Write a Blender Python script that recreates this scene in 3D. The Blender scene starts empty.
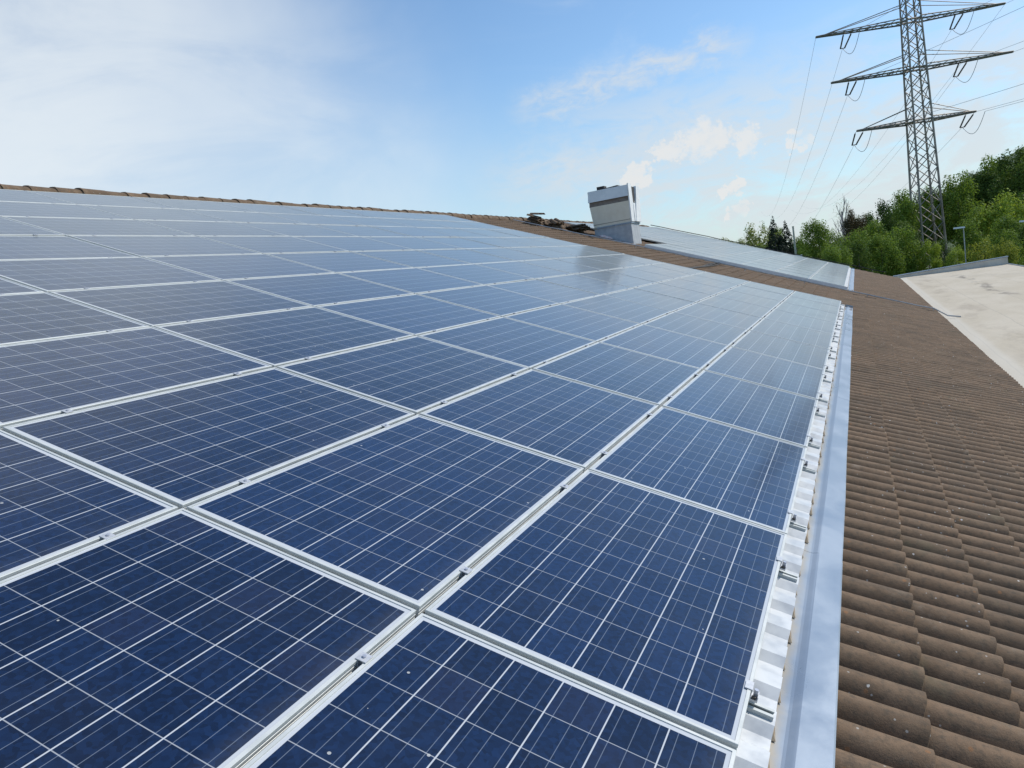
import bpy, bmesh, math, random
from math import sin, cos, pi, radians, sqrt
from mathutils import Vector, Matrix
random.seed(7)

# ------------------------------------------------------------------ camera, sky, sun, exposure
scene = bpy.context.scene
COL = scene.collection
cam_data = bpy.data.cameras.new('camera')
cam = bpy.data.objects.new('camera', cam_data); COL.objects.link(cam)
CW = Vector((0.39326317, -1.93155358, 1.3045039))
RW = ((0.90256673, 0.40439712, -0.14777098), (-0.08420109, -0.17079731, -0.98170182), (-0.42223628, 0.89849388, -0.12010529))
cam.matrix_world = Matrix(((RW[0][0], -RW[1][0], -RW[2][0], CW.x), (RW[0][1], -RW[1][1], -RW[2][1], CW.y),
                           (RW[0][2], -RW[1][2], -RW[2][2], CW.z), (0, 0, 0, 1)))
cam_data.sensor_fit = 'HORIZONTAL'; cam_data.sensor_width = 36.0
cam_data.lens = 763.5788 / 1024 * 36.0
cam_data.clip_start = 0.05; cam_data.clip_end = 6000
scene.camera = cam
SUN_DIR = Vector((0.54, 0.48, 0.70)).normalized()
SKY_STRENGTH = 0.135
scene.view_settings.view_transform = 'Standard'; scene.view_settings.look = 'None'
scene.view_settings.gamma = 1.0; scene.view_settings.exposure = 0.12
scene.view_settings.use_curve_mapping = False
sun_l = bpy.data.lights.new('sun', 'SUN'); sun_l.energy = 3.5; sun_l.angle = radians(0.53); sun_l.color = (1.0, 0.95, 0.87)
sun_o = bpy.data.objects.new('sun', sun_l); COL.objects.link(sun_o)
sun_o.rotation_euler = SUN_DIR.to_track_quat('Z', 'Y').to_euler()
sun_o.location = (20, 10, 60)


class NT:
    """tiny helper for writing node trees"""
    def __init__(self, tree): self.t = tree; self.n = tree.nodes; self.l = tree.links
    def new(self, typ, **kw):
        nd = self.n.new(typ)
        for k, v in kw.items(): setattr(nd, k, v)
        return nd
    def put(self, sock, val):
        if isinstance(val, bpy.types.NodeSocket): self.l.new(val, sock)
        elif val is not None: sock.default_value = val
    def m(self, op, a, b=None, c=None, clamp=False):
        nd = self.new('ShaderNodeMath', operation=op, use_clamp=clamp)
        self.put(nd.inputs[0], a); self.put(nd.inputs[1], b)
        if c is not None: self.put(nd.inputs[2], c)
        return nd.outputs[0]
    def vm(self, op, a, b=None, out=0):
        nd = self.new('ShaderNodeVectorMath', operation=op)
        self.put(nd.inputs[0], a); self.put(nd.inputs[1], b)
        return nd.outputs[out]
    def mix(self, fac, a, b):
        nd = self.new('ShaderNodeMix', data_type='RGBA'); self.put(nd.inputs[0], fac)
        for s, v in ((nd.inputs[6], a), (nd.inputs[7], b)):
            self.put(s, v if isinstance(v, bpy.types.NodeSocket) else (*v[:3], 1.0))
        return nd.outputs[2]
    def noise(self, vec, scale, detail=4, rough=0.55, dist=0.0):
        nd = self.new('ShaderNodeTexNoise'); self.put(nd.inputs['Vector'], vec)
        nd.inputs['Scale'].default_value = scale; nd.inputs['Detail'].default_value = detail
        nd.inputs['Roughness'].default_value = rough; nd.inputs['Distortion'].default_value = dist
        return nd.outputs[0]
    def ramp(self, v, lo, hi, a=0.0, b=1.0, smooth=True):
        nd = self.new('ShaderNodeMapRange', interpolation_type='SMOOTHSTEP' if smooth else 'LINEAR')
        self.put(nd.inputs[0], v)
        for i, x in enumerate((lo, hi, a, b)): nd.inputs[i + 1].default_value = x
        return nd.outputs[0]
    def sep(self, v):
        nd = self.new('ShaderNodeSeparateXYZ'); self.put(nd.inputs[0], v); return nd.outputs
    def comb(self, x, y, z):
        nd = self.new('ShaderNodeCombineXYZ')
        for s, v in zip(nd.inputs, (x, y, z)): self.put(s, v)
        return nd.outputs[0]


world = bpy.data.worlds.new('World'); scene.world = world; world.use_nodes = True
W = NT(world.node_tree)
bg = world.node_tree.nodes['Background']; bg.inputs[1].default_value = SKY_STRENGTH
sky = W.new('ShaderNodeTexSky', sky_type='NISHITA'); sky.sun_disc = False
sky.sun_elevation = math.asin(SUN_DIR.z); sky.sun_rotation = math.atan2(SUN_DIR.x, SUN_DIR.y)
sky.air_density = 1.0; sky.dust_density = 0.4; sky.ozone_density = 1.3; sky.altitude = 200
gdir = W.vm('NORMALIZE', W.new('ShaderNodeTexCoord').outputs['Generated'])
dx, dy, dz = W.sep(gdir)


def blob(c, inner, outer, nz=0.0, scale=8.0, detail=5):
    """soft patch of sky round direction c; inner/outer = cosines of its angular radii, edge broken by noise"""
    d = W.vm('DOT_PRODUCT', gdir, Vector(c).normalized(), out=1)
    if nz:
        d = W.m('ADD', d, W.m('MULTIPLY', W.m('SUBTRACT', W.noise(gdir, scale, detail, 0.6), 0.5), nz))
    return W.ramp(d, cos(radians(outer)), cos(radians(inner)))


def addc(*masks):
    r = masks[0]
    for k in masks[1:]: r = W.m('MAXIMUM', r, k)
    return r


# veil of high cloud on the left, haze towards the horizon, streaks and small cumulus on the right
stretch = W.new('ShaderNodeMapping'); W.put(stretch.inputs[0], gdir)
stretch.inputs['Rotation'].default_value = (0, 0, 0.4); stretch.inputs['Scale'].default_value = (2.0, 1.0, 5.0)
wisp = W.noise(stretch.outputs[0], 2.2, 7, 0.6, 0.6)
veil = W.m('MULTIPLY', blob((-0.89, 0.44, 0.12), 8, 40, 0.13, 2.8), W.ramp(wisp, 0.24, 0.64, 0.50, 1.0))
veil = W.m('MULTIPLY', W.m('POWER', veil, 0.85), 0.95)
veil_up = W.m('MULTIPLY', blob((-0.78, 0.50, 0.42), 6, 23, 0.08, 2.0), W.ramp(wisp, 0.25, 0.62, 0.35, 0.80))
veil_low = W.m('MULTIPLY', blob((-0.64, 0.76, 0.12), 3, 13, 0.03, 5.0), 0.40)
wisps_all = W.m('MULTIPLY', W.ramp(wisp, 0.52, 0.82), 0.25)
# long cirrus streak: distance from the great circle through two sky directions
s0, s1 = Vector((-0.3494, 0.9125, 0.2129)).normalized(), Vector((-0.1066, 0.964, 0.2438)).normalized()
sn = s0.cross(s1).normalized()
wob = W.m('MULTIPLY', W.m('SUBTRACT', W.noise(gdir, 16, 7, 0.68), 0.5), 0.085)
sd = W.m('ABSOLUTE', W.m('ADD', W.vm('DOT_PRODUCT', gdir, sn, out=1), wob))
mid = (s0 + s1).normalized()
fib = W.noise(stretch.outputs[0], 13, 8, 0.68, 0.4)
streak = W.m('MULTIPLY', W.ramp(sd, 0.034, 0.0), blob(mid, 4.5, 9.5, 0.004, 20))
streak = W.m('MULTIPLY', streak, W.ramp(fib, 0.32, 0.66, 0.15, 0.95))
# broad soft bank from the centre to the right, torn into wisps
bank = W.m('MULTIPLY', blob((-0.02, 0.98, 0.15), 9, 21, 0.05, 6), W.ramp(W.noise(stretch.outputs[0], 5.5, 8, 0.66, 0.5), 0.32, 0.60))
bank = W.m('MULTIPLY', bank, W.ramp(dz, 0.27, 0.13))
bn = Vector((-0.3536, 0.9257, 0.1344)).cross(Vector((-0.0152, 0.9902, 0.1387))).normalized()
bd = W.m('ABSOLUTE', W.m('ADD', W.vm('DOT_PRODUCT', gdir, bn, out=1), wob))
bank2 = W.m('MULTIPLY', W.m('MULTIPLY', W.ramp(bd, 0.075, 0.0), blob((-0.1736, 0.9753, 0.1365), 8, 17)), W.ramp(fib, 0.30, 0.62, 0.35, 1.0))
# small cumulus with ragged tops
rag = W.m('ADD', W.m('MULTIPLY', W.m('SUBTRACT', W.noise(gdir, 60, 8, 0.62), 0.5), 0.0009), W.m('MULTIPLY', W.m('SUBTRACT', W.noise(gdir, 190, 4, 0.6), 0.5), 0.0003))
def puff(c, ang):
    d = W.vm('DOT_PRODUCT', gdir, Vector(c).normalized(), out=1)
    return W.ramp(W.m('ADD', d, rag), 1 - (radians(ang) ** 2) / 2 * 1.5, 1 - (radians(ang) ** 2) / 2 * 0.25)
cum = W.m('MULTIPLY', W.ramp(W.noise(gdir, 30, 6, 0.6), 0.34, 0.62, 0.35, 1.0), addc(puff((-0.1605, 0.9762, 0.1458), 1.35), puff((-0.1417, 0.9790, 0.1468), 0.95), puff((-0.1076, 0.9851, 0.1343), 1.00), puff((-0.1800, 0.9735, 0.1413), 0.95), puff((-0.1947, 0.9711, 0.1381), 0.70), puff((-0.2347, 0.9648, 0.1189), 0.85), puff((-0.2483, 0.9617, 0.1164), 0.60), puff((-0.1280, 0.9885, 0.0803), 0.65), puff((-0.1370, 0.9871, 0.0832), 0.50), puff((-0.1272, 0.9902, 0.0573), 0.50), puff((-0.2082, 0.9676, 0.1430), 0.70), puff((-0.0492, 0.9911, 0.1236), 0.70)))
haze_m = W.ramp(dz, 0.26, -0.02, 0.0, 0.66, smooth=False)
skyc = W.vm('MULTIPLY', sky.outputs[0], (0.86, 1.01, 1.09))
col = W.mix(haze_m, skyc, (3.05, 4.05, 4.85))
col = W.mix(W.m('MULTIPLY', addc(veil, veil_low, veil_up, wisps_all), 0.90), col, (5.6, 6.0, 6.25))
col = W.mix(W.m('MULTIPLY', addc(streak, bank, bank2), 0.78), col, (4.75, 5.05, 5.3))
col = W.mix(W.m('MULTIPLY', cum, 0.80), col, (5.6, 5.6, 5.55))
W.put(bg.inputs[0], col)

# ------------------------------------------------------------------ helpers
TH = radians(20.58537522)
CT, ST = cos(TH), sin(TH)


def rp(u, v, h=0.0):
    """point of the roof slope: u metres up the slope, v metres along the eave, h metres off the panel plane"""
    return Vector((-u * CT + h * ST, v, u * ST + h * CT))


def mesh_obj(name, verts, faces, mats=None, parent=None, smooth=False, loc=None, fmats=None):
    me = bpy.data.meshes.new(name); me.from_pydata([tuple(v) for v in verts], [], faces)
    for mt in (mats if isinstance(mats, (list, tuple)) else [mats]):
        if mt: me.materials.append(mt)
    if fmats: me.polygons.foreach_set('material_index', fmats)
    if smooth: me.polygons.foreach_set('use_smooth', [True] * len(me.polygons))
    me.update()
    o = bpy.data.objects.new(name, me); COL.objects.link(o)
    if parent: o.parent = parent
    if loc is not None: o.location = loc
    return o


def tag(o, label=None, cat=None, group=None, kind=None):
    if label: o['label'] = label
    if cat: o['category'] = cat
    if group: o['group'] = group
    if kind: o['kind'] = kind
    return o


def empty(name, loc=(0, 0, 0), rot=(0, 0, 0)):
    o = bpy.data.objects.new(name, None); COL.objects.link(o)
    o.empty_display_size = 0.2; o.location = loc; o.rotation_euler = rot
    return o


def child_like(src, parent):
    o = src.copy(); COL.objects.link(o); o.parent = parent
    return o


class MB:
    """collects boxes, bars and tubes into one mesh"""
    def __init__(self): self.v = []; self.f = []; self.mi = []; self.cur = 0
    def add(self, vs, fs):
        b = len(self.v); self.v += [Vector(x) for x in vs]
        self.f += [tuple(i + b for i in f) for f in fs]; self.mi += [self.cur] * len(fs)
        return self
    def box(self, x0, x1, y0, y1, z0, z1):
        return self.add([(x, y, z) for z in (z0, z1) for y in (y0, y1) for x in (x0, x1)],
                        [(0, 2, 3, 1), (4, 5, 7, 6), (0, 1, 5, 4), (2, 6, 7, 3), (0, 4, 6, 2), (1, 3, 7, 5)])
    def hexa(self, p):   # 8 points, bottom ring 0-3 ccw from above, top ring 4-7
        return self.add(p, [(3, 2, 1, 0), (4, 5, 6, 7), (0, 1, 5, 4), (1, 2, 6, 5), (2, 3, 7, 6), (3, 0, 4, 7)])
    def tube(self, pts, r, n=6, r2=None, cap=True):
        pts = [Vector(p) for p in pts]; rings = []
        prev = None
        for i, p in enumerate(pts):
            d = (pts[min(i + 1, len(pts) - 1)] - pts[max(i - 1, 0)]).normalized()
            a = Vector((0, 0, 1)) if abs(d.z) < 0.9 else Vector((1, 0, 0))
            if prev is not None: a = prev
            s = d.cross(a).normalized(); t = s.cross(d); prev = t
            rr = r if r2 is None else r + (r2 - r) * i / (len(pts) - 1)
            rings.append([p + (s * cos(2 * pi * k / n) + t * sin(2 * pi * k / n)) * rr for k in range(n)])
        vs = [q for ring in rings for q in ring]
        fs = [(i * n + k, i * n + (k + 1) % n, (i + 1) * n + (k + 1) % n, (i + 1) * n + k) for i in range(len(pts) - 1) for k in range(n)]
        if cap: fs += [tuple(range(n - 1, -1, -1)), tuple((len(pts) - 1) * n + k for k in range(n))]
        return self.add(vs, fs)
    def xf(self, mat, start=0):
        for i in range(start, len(self.v)): self.v[i] = mat @ self.v[i]
        return self
    def build(self, name, mats, parent=None, smooth=False, loc=None):
        return mesh_obj(name, self.v, self.f, mats, parent, smooth, loc, self.mi if isinstance(mats, (list, tuple)) else None)


# ------------------------------------------------------------------ materials
def mat(name, base, rough=0.6, metal=0.0, spec=0.5):
    m = bpy.data.materials.new(name); m.use_nodes = True
    n = NT(m.node_tree); b = m.node_tree.nodes['Principled BSDF']
    b.inputs['Base Color'].default_value = (*base, 1); b.inputs['Roughness'].default_value = rough
    b.inputs['Metallic'].default_value = metal; b.inputs['Specular IOR Level'].default_value = spec
    return m, n, b


def noisy(name, c0, c1, scale, rough=0.6, metal=0.0, bump=0.0, detail=6, lo=0.35, hi=0.65, spec=0.5, rvar=0.0):
    m, n, b = mat(name, c0, rough, metal, spec)
    P = n.new('ShaderNodeTexCoord').outputs['Object']
    f = n.noise(P, scale, detail, 0.6)
    n.put(b.inputs['Base Color'], n.mix(n.ramp(f, lo, hi), c0, c1))
    if rvar: n.put(b.inputs['Roughness'], n.ramp(f, 0.3, 0.7, rough - rvar, rough + rvar))
    if bump:
        bp = n.new('ShaderNodeBump'); bp.inputs['Strength'].default_value = bump; bp.inputs['Distance'].default_value = 0.02
        n.put(bp.inputs['Height'], n.noise(P, scale * 4, 6, 0.65)); n.put(b.inputs['Normal'], bp.outputs[0])
    return m


PW, PL = 0.992, 1.634          # panel short side (down the slope) and long side (along the eave)
CP = 0.158                     # cell pitch
MX, MY = (PW - 6 * CP) / 2, (PL - 10 * CP) / 2


def cell_material():
    m, n, b = mat('solar_cells', (0.012, 0.024, 0.08), 0.06)
    P = n.new('ShaderNodeTexCoord').outputs['Object']
    x, y, z = n.sep(P)
    rnd = n.new('ShaderNodeObjectInfo').outputs['Random']
    cx = n.m('DIVIDE', n.m('SUBTRACT', x, MX), CP); cy = n.m('DIVIDE', n.m('SUBTRACT', y, MY), CP)
    def line(c, half, pitch):
        d = n.m('MULTIPLY', n.m('SUBTRACT', 0.5, n.m('ABSOLUTE', n.m('SUBTRACT', n.m('FRACT', c), 0.5))), pitch)
        return n.ramp(d, half * 1.25, half * 0.75, smooth=False)
    def outside(c, k): return n.m('MAXIMUM', n.m('LESS_THAN', c, 0.012), n.m('GREATER_THAN', c, k - 0.012))
    gap = n.m('MAXIMUM', line(cx, 0.0020, CP), n.m('MULTIPLY', line(cy, 0.0015, CP), 0.62))
    gap = n.m('MAXIMUM', gap, n.m('MAXIMUM', outside(cx, 6), outside(cy, 10)))
    bus = line(n.m('ADD', n.m('MULTIPLY', cx, 3), 0.5), 0.0010, CP / 3)
    cid = n.comb(n.m('FLOOR', cx), n.m('FLOOR', cy), n.m('MULTIPLY', rnd, 91.0))
    wn = n.new('ShaderNodeTexWhiteNoise', noise_dimensions='3D'); n.put(wn.inputs['Vector'], cid)
    off = n.vm('ADD', P, n.vm('MULTIPLY', wn.outputs['Color'], (3.0, 3.0, 3.0)))
    vor = n.new('ShaderNodeTexVoronoi', feature='F1'); n.put(vor.inputs['Vector'], off); vor.inputs['Scale'].default_value = 70
    grain = n.sep(vor.outputs['Color'])[0]
    pan = n.m('MULTIPLY', n.m('SUBTRACT', rnd, 0.5), 0.50)
    t = n.m('ADD', n.m('ADD', n.m('MULTIPLY', grain, 0.62), n.m('MULTIPLY', wn.outputs['Value'], 0.38)), pan, clamp=True)
    blue = n.mix(t, (0.0022, 0.0085, 0.031), (0.0068, 0.0255, 0.084))
    # a few browner cells, as in older multicrystalline panels
    blue = n.mix(n.m('MULTIPLY', n.m('GREATER_THAN', wn.outputs['Value'], 0.90), 0.22), blue, (0.026, 0.022, 0.040))
    c = n.mix(n.m('MULTIPLY', bus, 0.42), blue, (0.30, 0.35, 0.42))
    c = n.mix(gap, c, (0.52, 0.54, 0.56))
    # dust film and droppings
    wp = n.new('ShaderNodeNewGeometry').outputs['Position']
    dust = n.ramp(n.noise(wp, 2.3, 7, 0.65), 0.35, 0.75, 0.004, 0.026)
    edge = n.ramp(x, PW - 0.10, PW - 0.012, 0.0, 0.10)
    c = n.mix(n.m('ADD', dust, n.m('MULTIPLY', edge, n.noise(wp, 9, 4))), c, (0.34, 0.33, 0.30))
    sp = n.new('ShaderNodeTexVoronoi', feature='F1'); n.put(sp.inputs['Vector'], wp); sp.inputs['Scale'].default_value = 11
    spk = n.m('MULTIPLY', n.m('LESS_THAN', sp.outputs['Distance'], 0.055), n.m('GREATER_THAN', n.sep(sp.outputs['Color'])[0], 0.80))
    c = n.mix(n.m('MULTIPLY', spk, 0.7), c, (0.55, 0.55, 0.52))
    n.put(b.inputs['Base Color'], c)
    n.put(b.inputs['Roughness'], n.ramp(n.noise(wp, 3.1, 5), 0.3, 0.7, 0.09, 0.15))
    b.inputs['IOR'].default_value = 1.5
    b.inputs['Sheen Weight'].default_value = 1.0; b.inputs['Sheen Roughness'].default_value = 0.22; b.inputs['Sheen Tint'].default_value = (1.0, 0.97, 0.91, 1)
    return m


M = {}
M['cells'] = cell_material()
M['alu'] = noisy('anodised_aluminium', (0.50, 0.52, 0.50), (0.59, 0.605, 0.585), 6, 0.5, 0.12, rvar=0.06)
M['clamp'] = noisy('clamp_metal', (0.50, 0.51, 0.52), (0.60, 0.60, 0.61), 60, 0.40, 0.35)
M['bolt'] = noisy('bolt_steel', (0.45, 0.46, 0.50), (0.62, 0.62, 0.66), 80, 0.3, 0.5)
M['back'] = mat('panel_backsheet', (0.55, 0.55, 0.55), 0.6)[0]


def tile_material():
    m, n, b = mat('concrete_roof_tile', (0.17, 0.135, 0.105), 0.88, spec=0.3)
    P = n.new('ShaderNodeNewGeometry').outputs['Position']
    att = n.new('ShaderNodeAttribute', attribute_name='tile_tone').outputs['Fac']
    f1 = n.noise(P, 1.3, 5, 0.6); f2 = n.noise(P, 38, 6, 0.7); f3 = n.noise(P, 7.0, 6, 0.65)
    c = n.mix(n.ramp(f3, 0.32, 0.68), (0.138, 0.088, 0.052), (0.212, 0.142, 0.088))
    c = n.mix(n.ramp(f1, 0.35, 0.68, 0.0, 0.55), c, (0.090, 0.066, 0.045))
    c = n.mix(n.m('MULTIPLY', att, 0.60), c, (0.215, 0.140, 0.086))
    c = n.mix(n.ramp(f2, 0.42, 0.72, 0.0, 0.62), c, (0.060, 0.052, 0.039))
    su = n.vm('MULTIPLY', P, (0.6, 9.0, 0.6))
    c = n.mix(n.ramp(n.noise(su, 2.6, 5, 0.65), 0.50, 0.72, 0.0, 0.45), c, (0.060, 0.050, 0.040))
    c = n.mix(n.ramp(n.noise(P, 5.0, 7, 0.72), 0.58, 0.74, 0.0, 0.55), c, (0.230, 0.190, 0.145))
    # lichen: pale dots, rusty dots, greenish film
    def dots(scale, size, keep):
        v = n.new('ShaderNodeTexVoronoi', feature='F1'); n.put(v.inputs['Vector'], P); v.inputs['Scale'].default_value = scale
        w = n.m('ADD', v.outputs['Distance'], n.m('MULTIPLY', n.m('SUBTRACT', n.noise(P, scale * 6, 3), 0.5), 0.14))
        return n.m('MULTIPLY', n.m('LESS_THAN', w, size), n.m('GREATER_THAN', n.sep(v.outputs['Color'])[0], keep))
    c = n.mix(n.ramp(n.noise(P, 2.7, 5, 0.7), 0.56, 0.74, 0.0, 0.30), c, (0.125, 0.125, 0.070))
    c = n.mix(n.m('MULTIPLY', dots(17, 0.16, 0.82), 0.60), c, (0.27, 0.13, 0.055))
    c = n.mix(n.m('MULTIPLY', dots(13, 0.085, 0.70), 0.80), c, (0.58, 0.56, 0.52))
    c = n.mix(n.m('MULTIPLY', dots(29, 0.13, 0.74), 0.60), c, (0.46, 0.44, 0.40))
    n.put(b.inputs['Base Color'], c)
    bp = n.new('ShaderNodeBump'); bp.inputs['Strength'].default_value = 0.35; bp.inputs['Distance'].default_value = 0.006
    n.put(bp.inputs['Height'], n.noise(P, 120, 5, 0.7)); n.put(b.inputs['Normal'], bp.outputs[0])
    return m


M['tile'] = tile_material()


def flashing_material():
    m, n, b = mat('zinc_flashing', (0.5, 0.53, 0.58), 0.30, 0.25)
    P = n.new('ShaderNodeTexCoord').outputs['Object']
    x, y, z = n.sep(P)          # x = distance down the slope, y along the eave
    f = n.noise(n.vm('MULTIPLY', P, (1.0, 0.8, 1.0)), 2.4, 6, 0.6, 0.4)
    c = n.mix(n.ramp(f, 0.3, 0.7), (0.235, 0.285, 0.35), (0.33, 0.38, 0.44))
    ring = n.new('ShaderNodeTexVoronoi', feature='F1'); n.put(ring.inputs['Vector'], P); ring.inputs['Scale'].default_value = 3.1
    rg = n.m('MULTIPLY', n.ramp(n.m('ABSOLUTE', n.m('SUBTRACT', ring.outputs['Distance'], 0.17)), 0.03, 0.0), n.m('GREATER_THAN', n.sep(ring.outputs['Color'])[1], 0.7))
    c = n.mix(n.m('MULTIPLY', rg, 0.45), c, (0.20, 0.24, 0.28))
    # silt washed out from under the sheet ends
    dirt = n.m('MULTIPLY', n.ramp(n.m('ADD', x, n.m('MULTIPLY', n.noise(P, 5.5, 5), 0.05)), 0.155, 0.105), n.ramp(n.noise(P, 3.3, 6, 0.7), 0.28, 0.60, 0.25, 0.95))
    c = n.mix(dirt, c, (0.42, 0.36, 0.27))
    n.put(b.inputs['Base Color'], c)
    n.put(b.inputs['Roughness'], n.ramp(f, 0.3, 0.7, 0.26, 0.42))
    bp = n.new('ShaderNodeBump'); bp.inputs['Strength'].default_value = 0.25; bp.inputs['Distance'].default_value = 0.01
    n.put(bp.inputs['Height'], n.noise(P, 2.2, 3)); n.put(b.inputs['Normal'], bp.outputs[0])
    return m


M['flash'] = flashing_material()
M['sheet'] = noisy('coated_ribbed_sheet', (0.46, 0.475, 0.485), (0.58, 0.595, 0.60), 9, 0.40, 0.15, rvar=0.08, lo=0.25, hi=0.6)
M['shadow_dirt'] = noisy('brown_shadow_dirt', (0.25, 0.19, 0.13), (0.40, 0.33, 0.24), 30, 0.9)  # brown tone for the shadow and dirt modelled at the rib ends
M['white_metal'] = noisy('white_painted_metal', (0.76, 0.77, 0.76), (0.84, 0.845, 0.83), 4, 0.45)
M['beige_metal'] = noisy('beige_weathered_metal', (0.78, 0.70, 0.56), (0.84, 0.77, 0.63), 3, 0.55)
M['zinc'] = noisy('grey_zinc_sheet', (0.38, 0.39, 0.41), (0.48, 0.49, 0.50), 5, 0.5, 0.2)
M['dark_gap'] = noisy('dark_inside', (0.035, 0.033, 0.030), (0.06, 0.055, 0.05), 8, 0.8)
M['brown_strip'] = noisy('brown_strip', (0.19, 0.155, 0.13), (0.25, 0.21, 0.175), 9, 0.7)
M['cable'] = noisy('conductor_wire', (0.42, 0.41, 0.40), (0.55, 0.54, 0.52), 12, 0.5, 0.2)
M['black_cable'] = noisy('black_cable', (0.018, 0.017, 0.016), (0.04, 0.037, 0.033), 15, 0.7)
M['wall'] = noisy('rendered_wall', (0.42, 0.40, 0.36), (0.50, 0.47, 0.42), 2, 0.9, bump=0.1)
M['steel_tower'] = noisy('galvanised_lattice_steel', (0.23, 0.20, 0.17), (0.34, 0.305, 0.26), 0.8, 0.6, 0.3)
M['wire'] = mat('power_line_wire', (0.33, 0.35, 0.38), 0.5, 0.2)[0]
M['insul'] = mat('dark_insulator', (0.085, 0.075, 0.075), 0.35)[0]
M['post'] = noisy('grey_lamp_post', (0.35, 0.36, 0.36), (0.45, 0.46, 0.46), 3, 0.5, 0.3)
M['wood_post'] = noisy('pale_post', (0.42, 0.40, 0.33), (0.50, 0.48, 0.40), 3, 0.8)
M['lamp_white'] = mat('white_lamp_housing', (0.75, 0.76, 0.76), 0.4)[0]
M['bark'] = noisy('bark', (0.07, 0.055, 0.04), (0.12, 0.10, 0.08), 5, 0.95)
M['bark_pale'] = noisy('pale_twigs', (0.42, 0.35, 0.33), (0.54, 0.47, 0.44), 5, 0.95)
M['concrete'] = noisy('grey_parapet_face', (0.56, 0.52, 0.45), (0.66, 0.62, 0.54), 2, 0.8)
M['rag'] = noisy('pink_white_rag', (0.62, 0.42, 0.38), (0.70, 0.62, 0.58), 20, 0.9)
M['foil'] = noisy('white_plastic_sheet', (0.66, 0.66, 0.68), (0.76, 0.76, 0.78), 12, 0.5)


def deck_material():
    m, n, b = mat('pale_roofing_felt', (0.45, 0.42, 0.36), 0.85, spec=0.3)
    P = n.new('ShaderNodeNewGeometry').outputs['Position']
    x, y, z = n.sep(P)
    Q = n.vm('MULTIPLY', P, (1.0, 0.35, 1.0))
    c = n.mix(n.ramp(n.noise(Q, 1.1, 7, 0.62, 0.5), 0.33, 0.68), (0.49, 0.425, 0.32), (0.55, 0.485, 0.38))
    c = n.mix(n.ramp(n.noise(P, 16, 6, 0.7), 0.45, 0.75, 0.0, 0.35), c, (0.34, 0.31, 0.26))
    # lap strips of the felt, laid across the roof
    lap = n.m('LESS_THAN', n.m('ABSOLUTE', n.m('SUBTRACT', n.m('FRACT', n.m('DIVIDE', n.m('ADD', x, n.m('MULTIPLY', n.noise(P, 0.6, 2), 0.12)), 1.05)), 0.5)), 0.012)
    c = n.mix(n.m('MULTIPLY', lap, 0.35), c, (0.30, 0.275, 0.23))
    # dark stains where puddles dried, in a line along the roof and near the eave
    wx = n.m('ADD', x, n.m('MULTIPLY', n.m('SUBTRACT', n.noise(P, 0.5, 4), 0.5), 1.2))
    s1 = n.m('MULTIPLY', n.ramp(n.m('ABSOLUTE', n.m('SUBTRACT', wx, 4.75)), 0.32, 0.05), n.ramp(n.noise(Q, 2.2, 5, 0.6), 0.44, 0.60))
    s2 = n.m('MULTIPLY', n.ramp(n.m('ABSOLUTE', n.m('SUBTRACT', wx, 3.15)), 0.55, 0.10), n.ramp(n.noise(Q, 1.6, 6, 0.65), 0.46, 0.64))
    s1 = n.m('MULTIPLY', s1, n.m('MULTIPLY', n.ramp(y, 24, 29), n.ramp(y, 43, 39)))
    c = n.mix(n.m('MULTIPLY', s1, 0.75), c, (0.17, 0.145, 0.115))
    c = n.mix(n.m('MULTIPLY', s2, 0.35), c, (0.25, 0.20, 0.15))
    c = n.mix(n.ramp(x, 2.75, 2.60, 0.0, 0.55), c, (0.60, 0.56, 0.48))
    n.put(b.inputs['Base Color'], c)
    bp = n.new('ShaderNodeBump'); bp.inputs['Strength'].default_value = 0.2; bp.inputs['Distance'].default_value = 0.01
    n.put(bp.inputs['Height'], n.noise(P, 60, 5, 0.7)); n.put(b.inputs['Normal'], bp.outputs[0])
    return m


M['deck'] = deck_material()


def leaf_material(name, dark, light, trans):
    m, n, b = mat(name, dark, 0.75, spec=0.25)
    oi = n.new('ShaderNodeObjectInfo').outputs['Random']
    P = n.new('ShaderNodeTexCoord').outputs['Object']
    f = n.noise(P, 0.9, 3); f2 = n.noise(P, 7, 2)
    t = n.m('ADD', n.m('MULTIPLY', n.ramp(f, 0.3, 0.7), 0.5), n.m('ADD', n.m('MULTIPLY', n.ramp(f2, 0.3, 0.7), 0.35), n.m('MULTIPLY', oi, 0.15)))
    c = n.mix(t, dark, light)
    n.put(b.inputs['Base Color'], c)
    tr = n.new('ShaderNodeBsdfTranslucent'); n.put(tr.inputs[0], n.mix(0.5, c, trans))
    ms = n.new('ShaderNodeMixShader'); ms.inputs[0].default_value = 0.30
    out = m.node_tree.nodes['Material Output']
    n.l.new(b.outputs[0], ms.inputs[1]); n.l.new(tr.outputs[0], ms.inputs[2]); n.l.new(ms.outputs[0], out.inputs[0])
    return m


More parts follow.
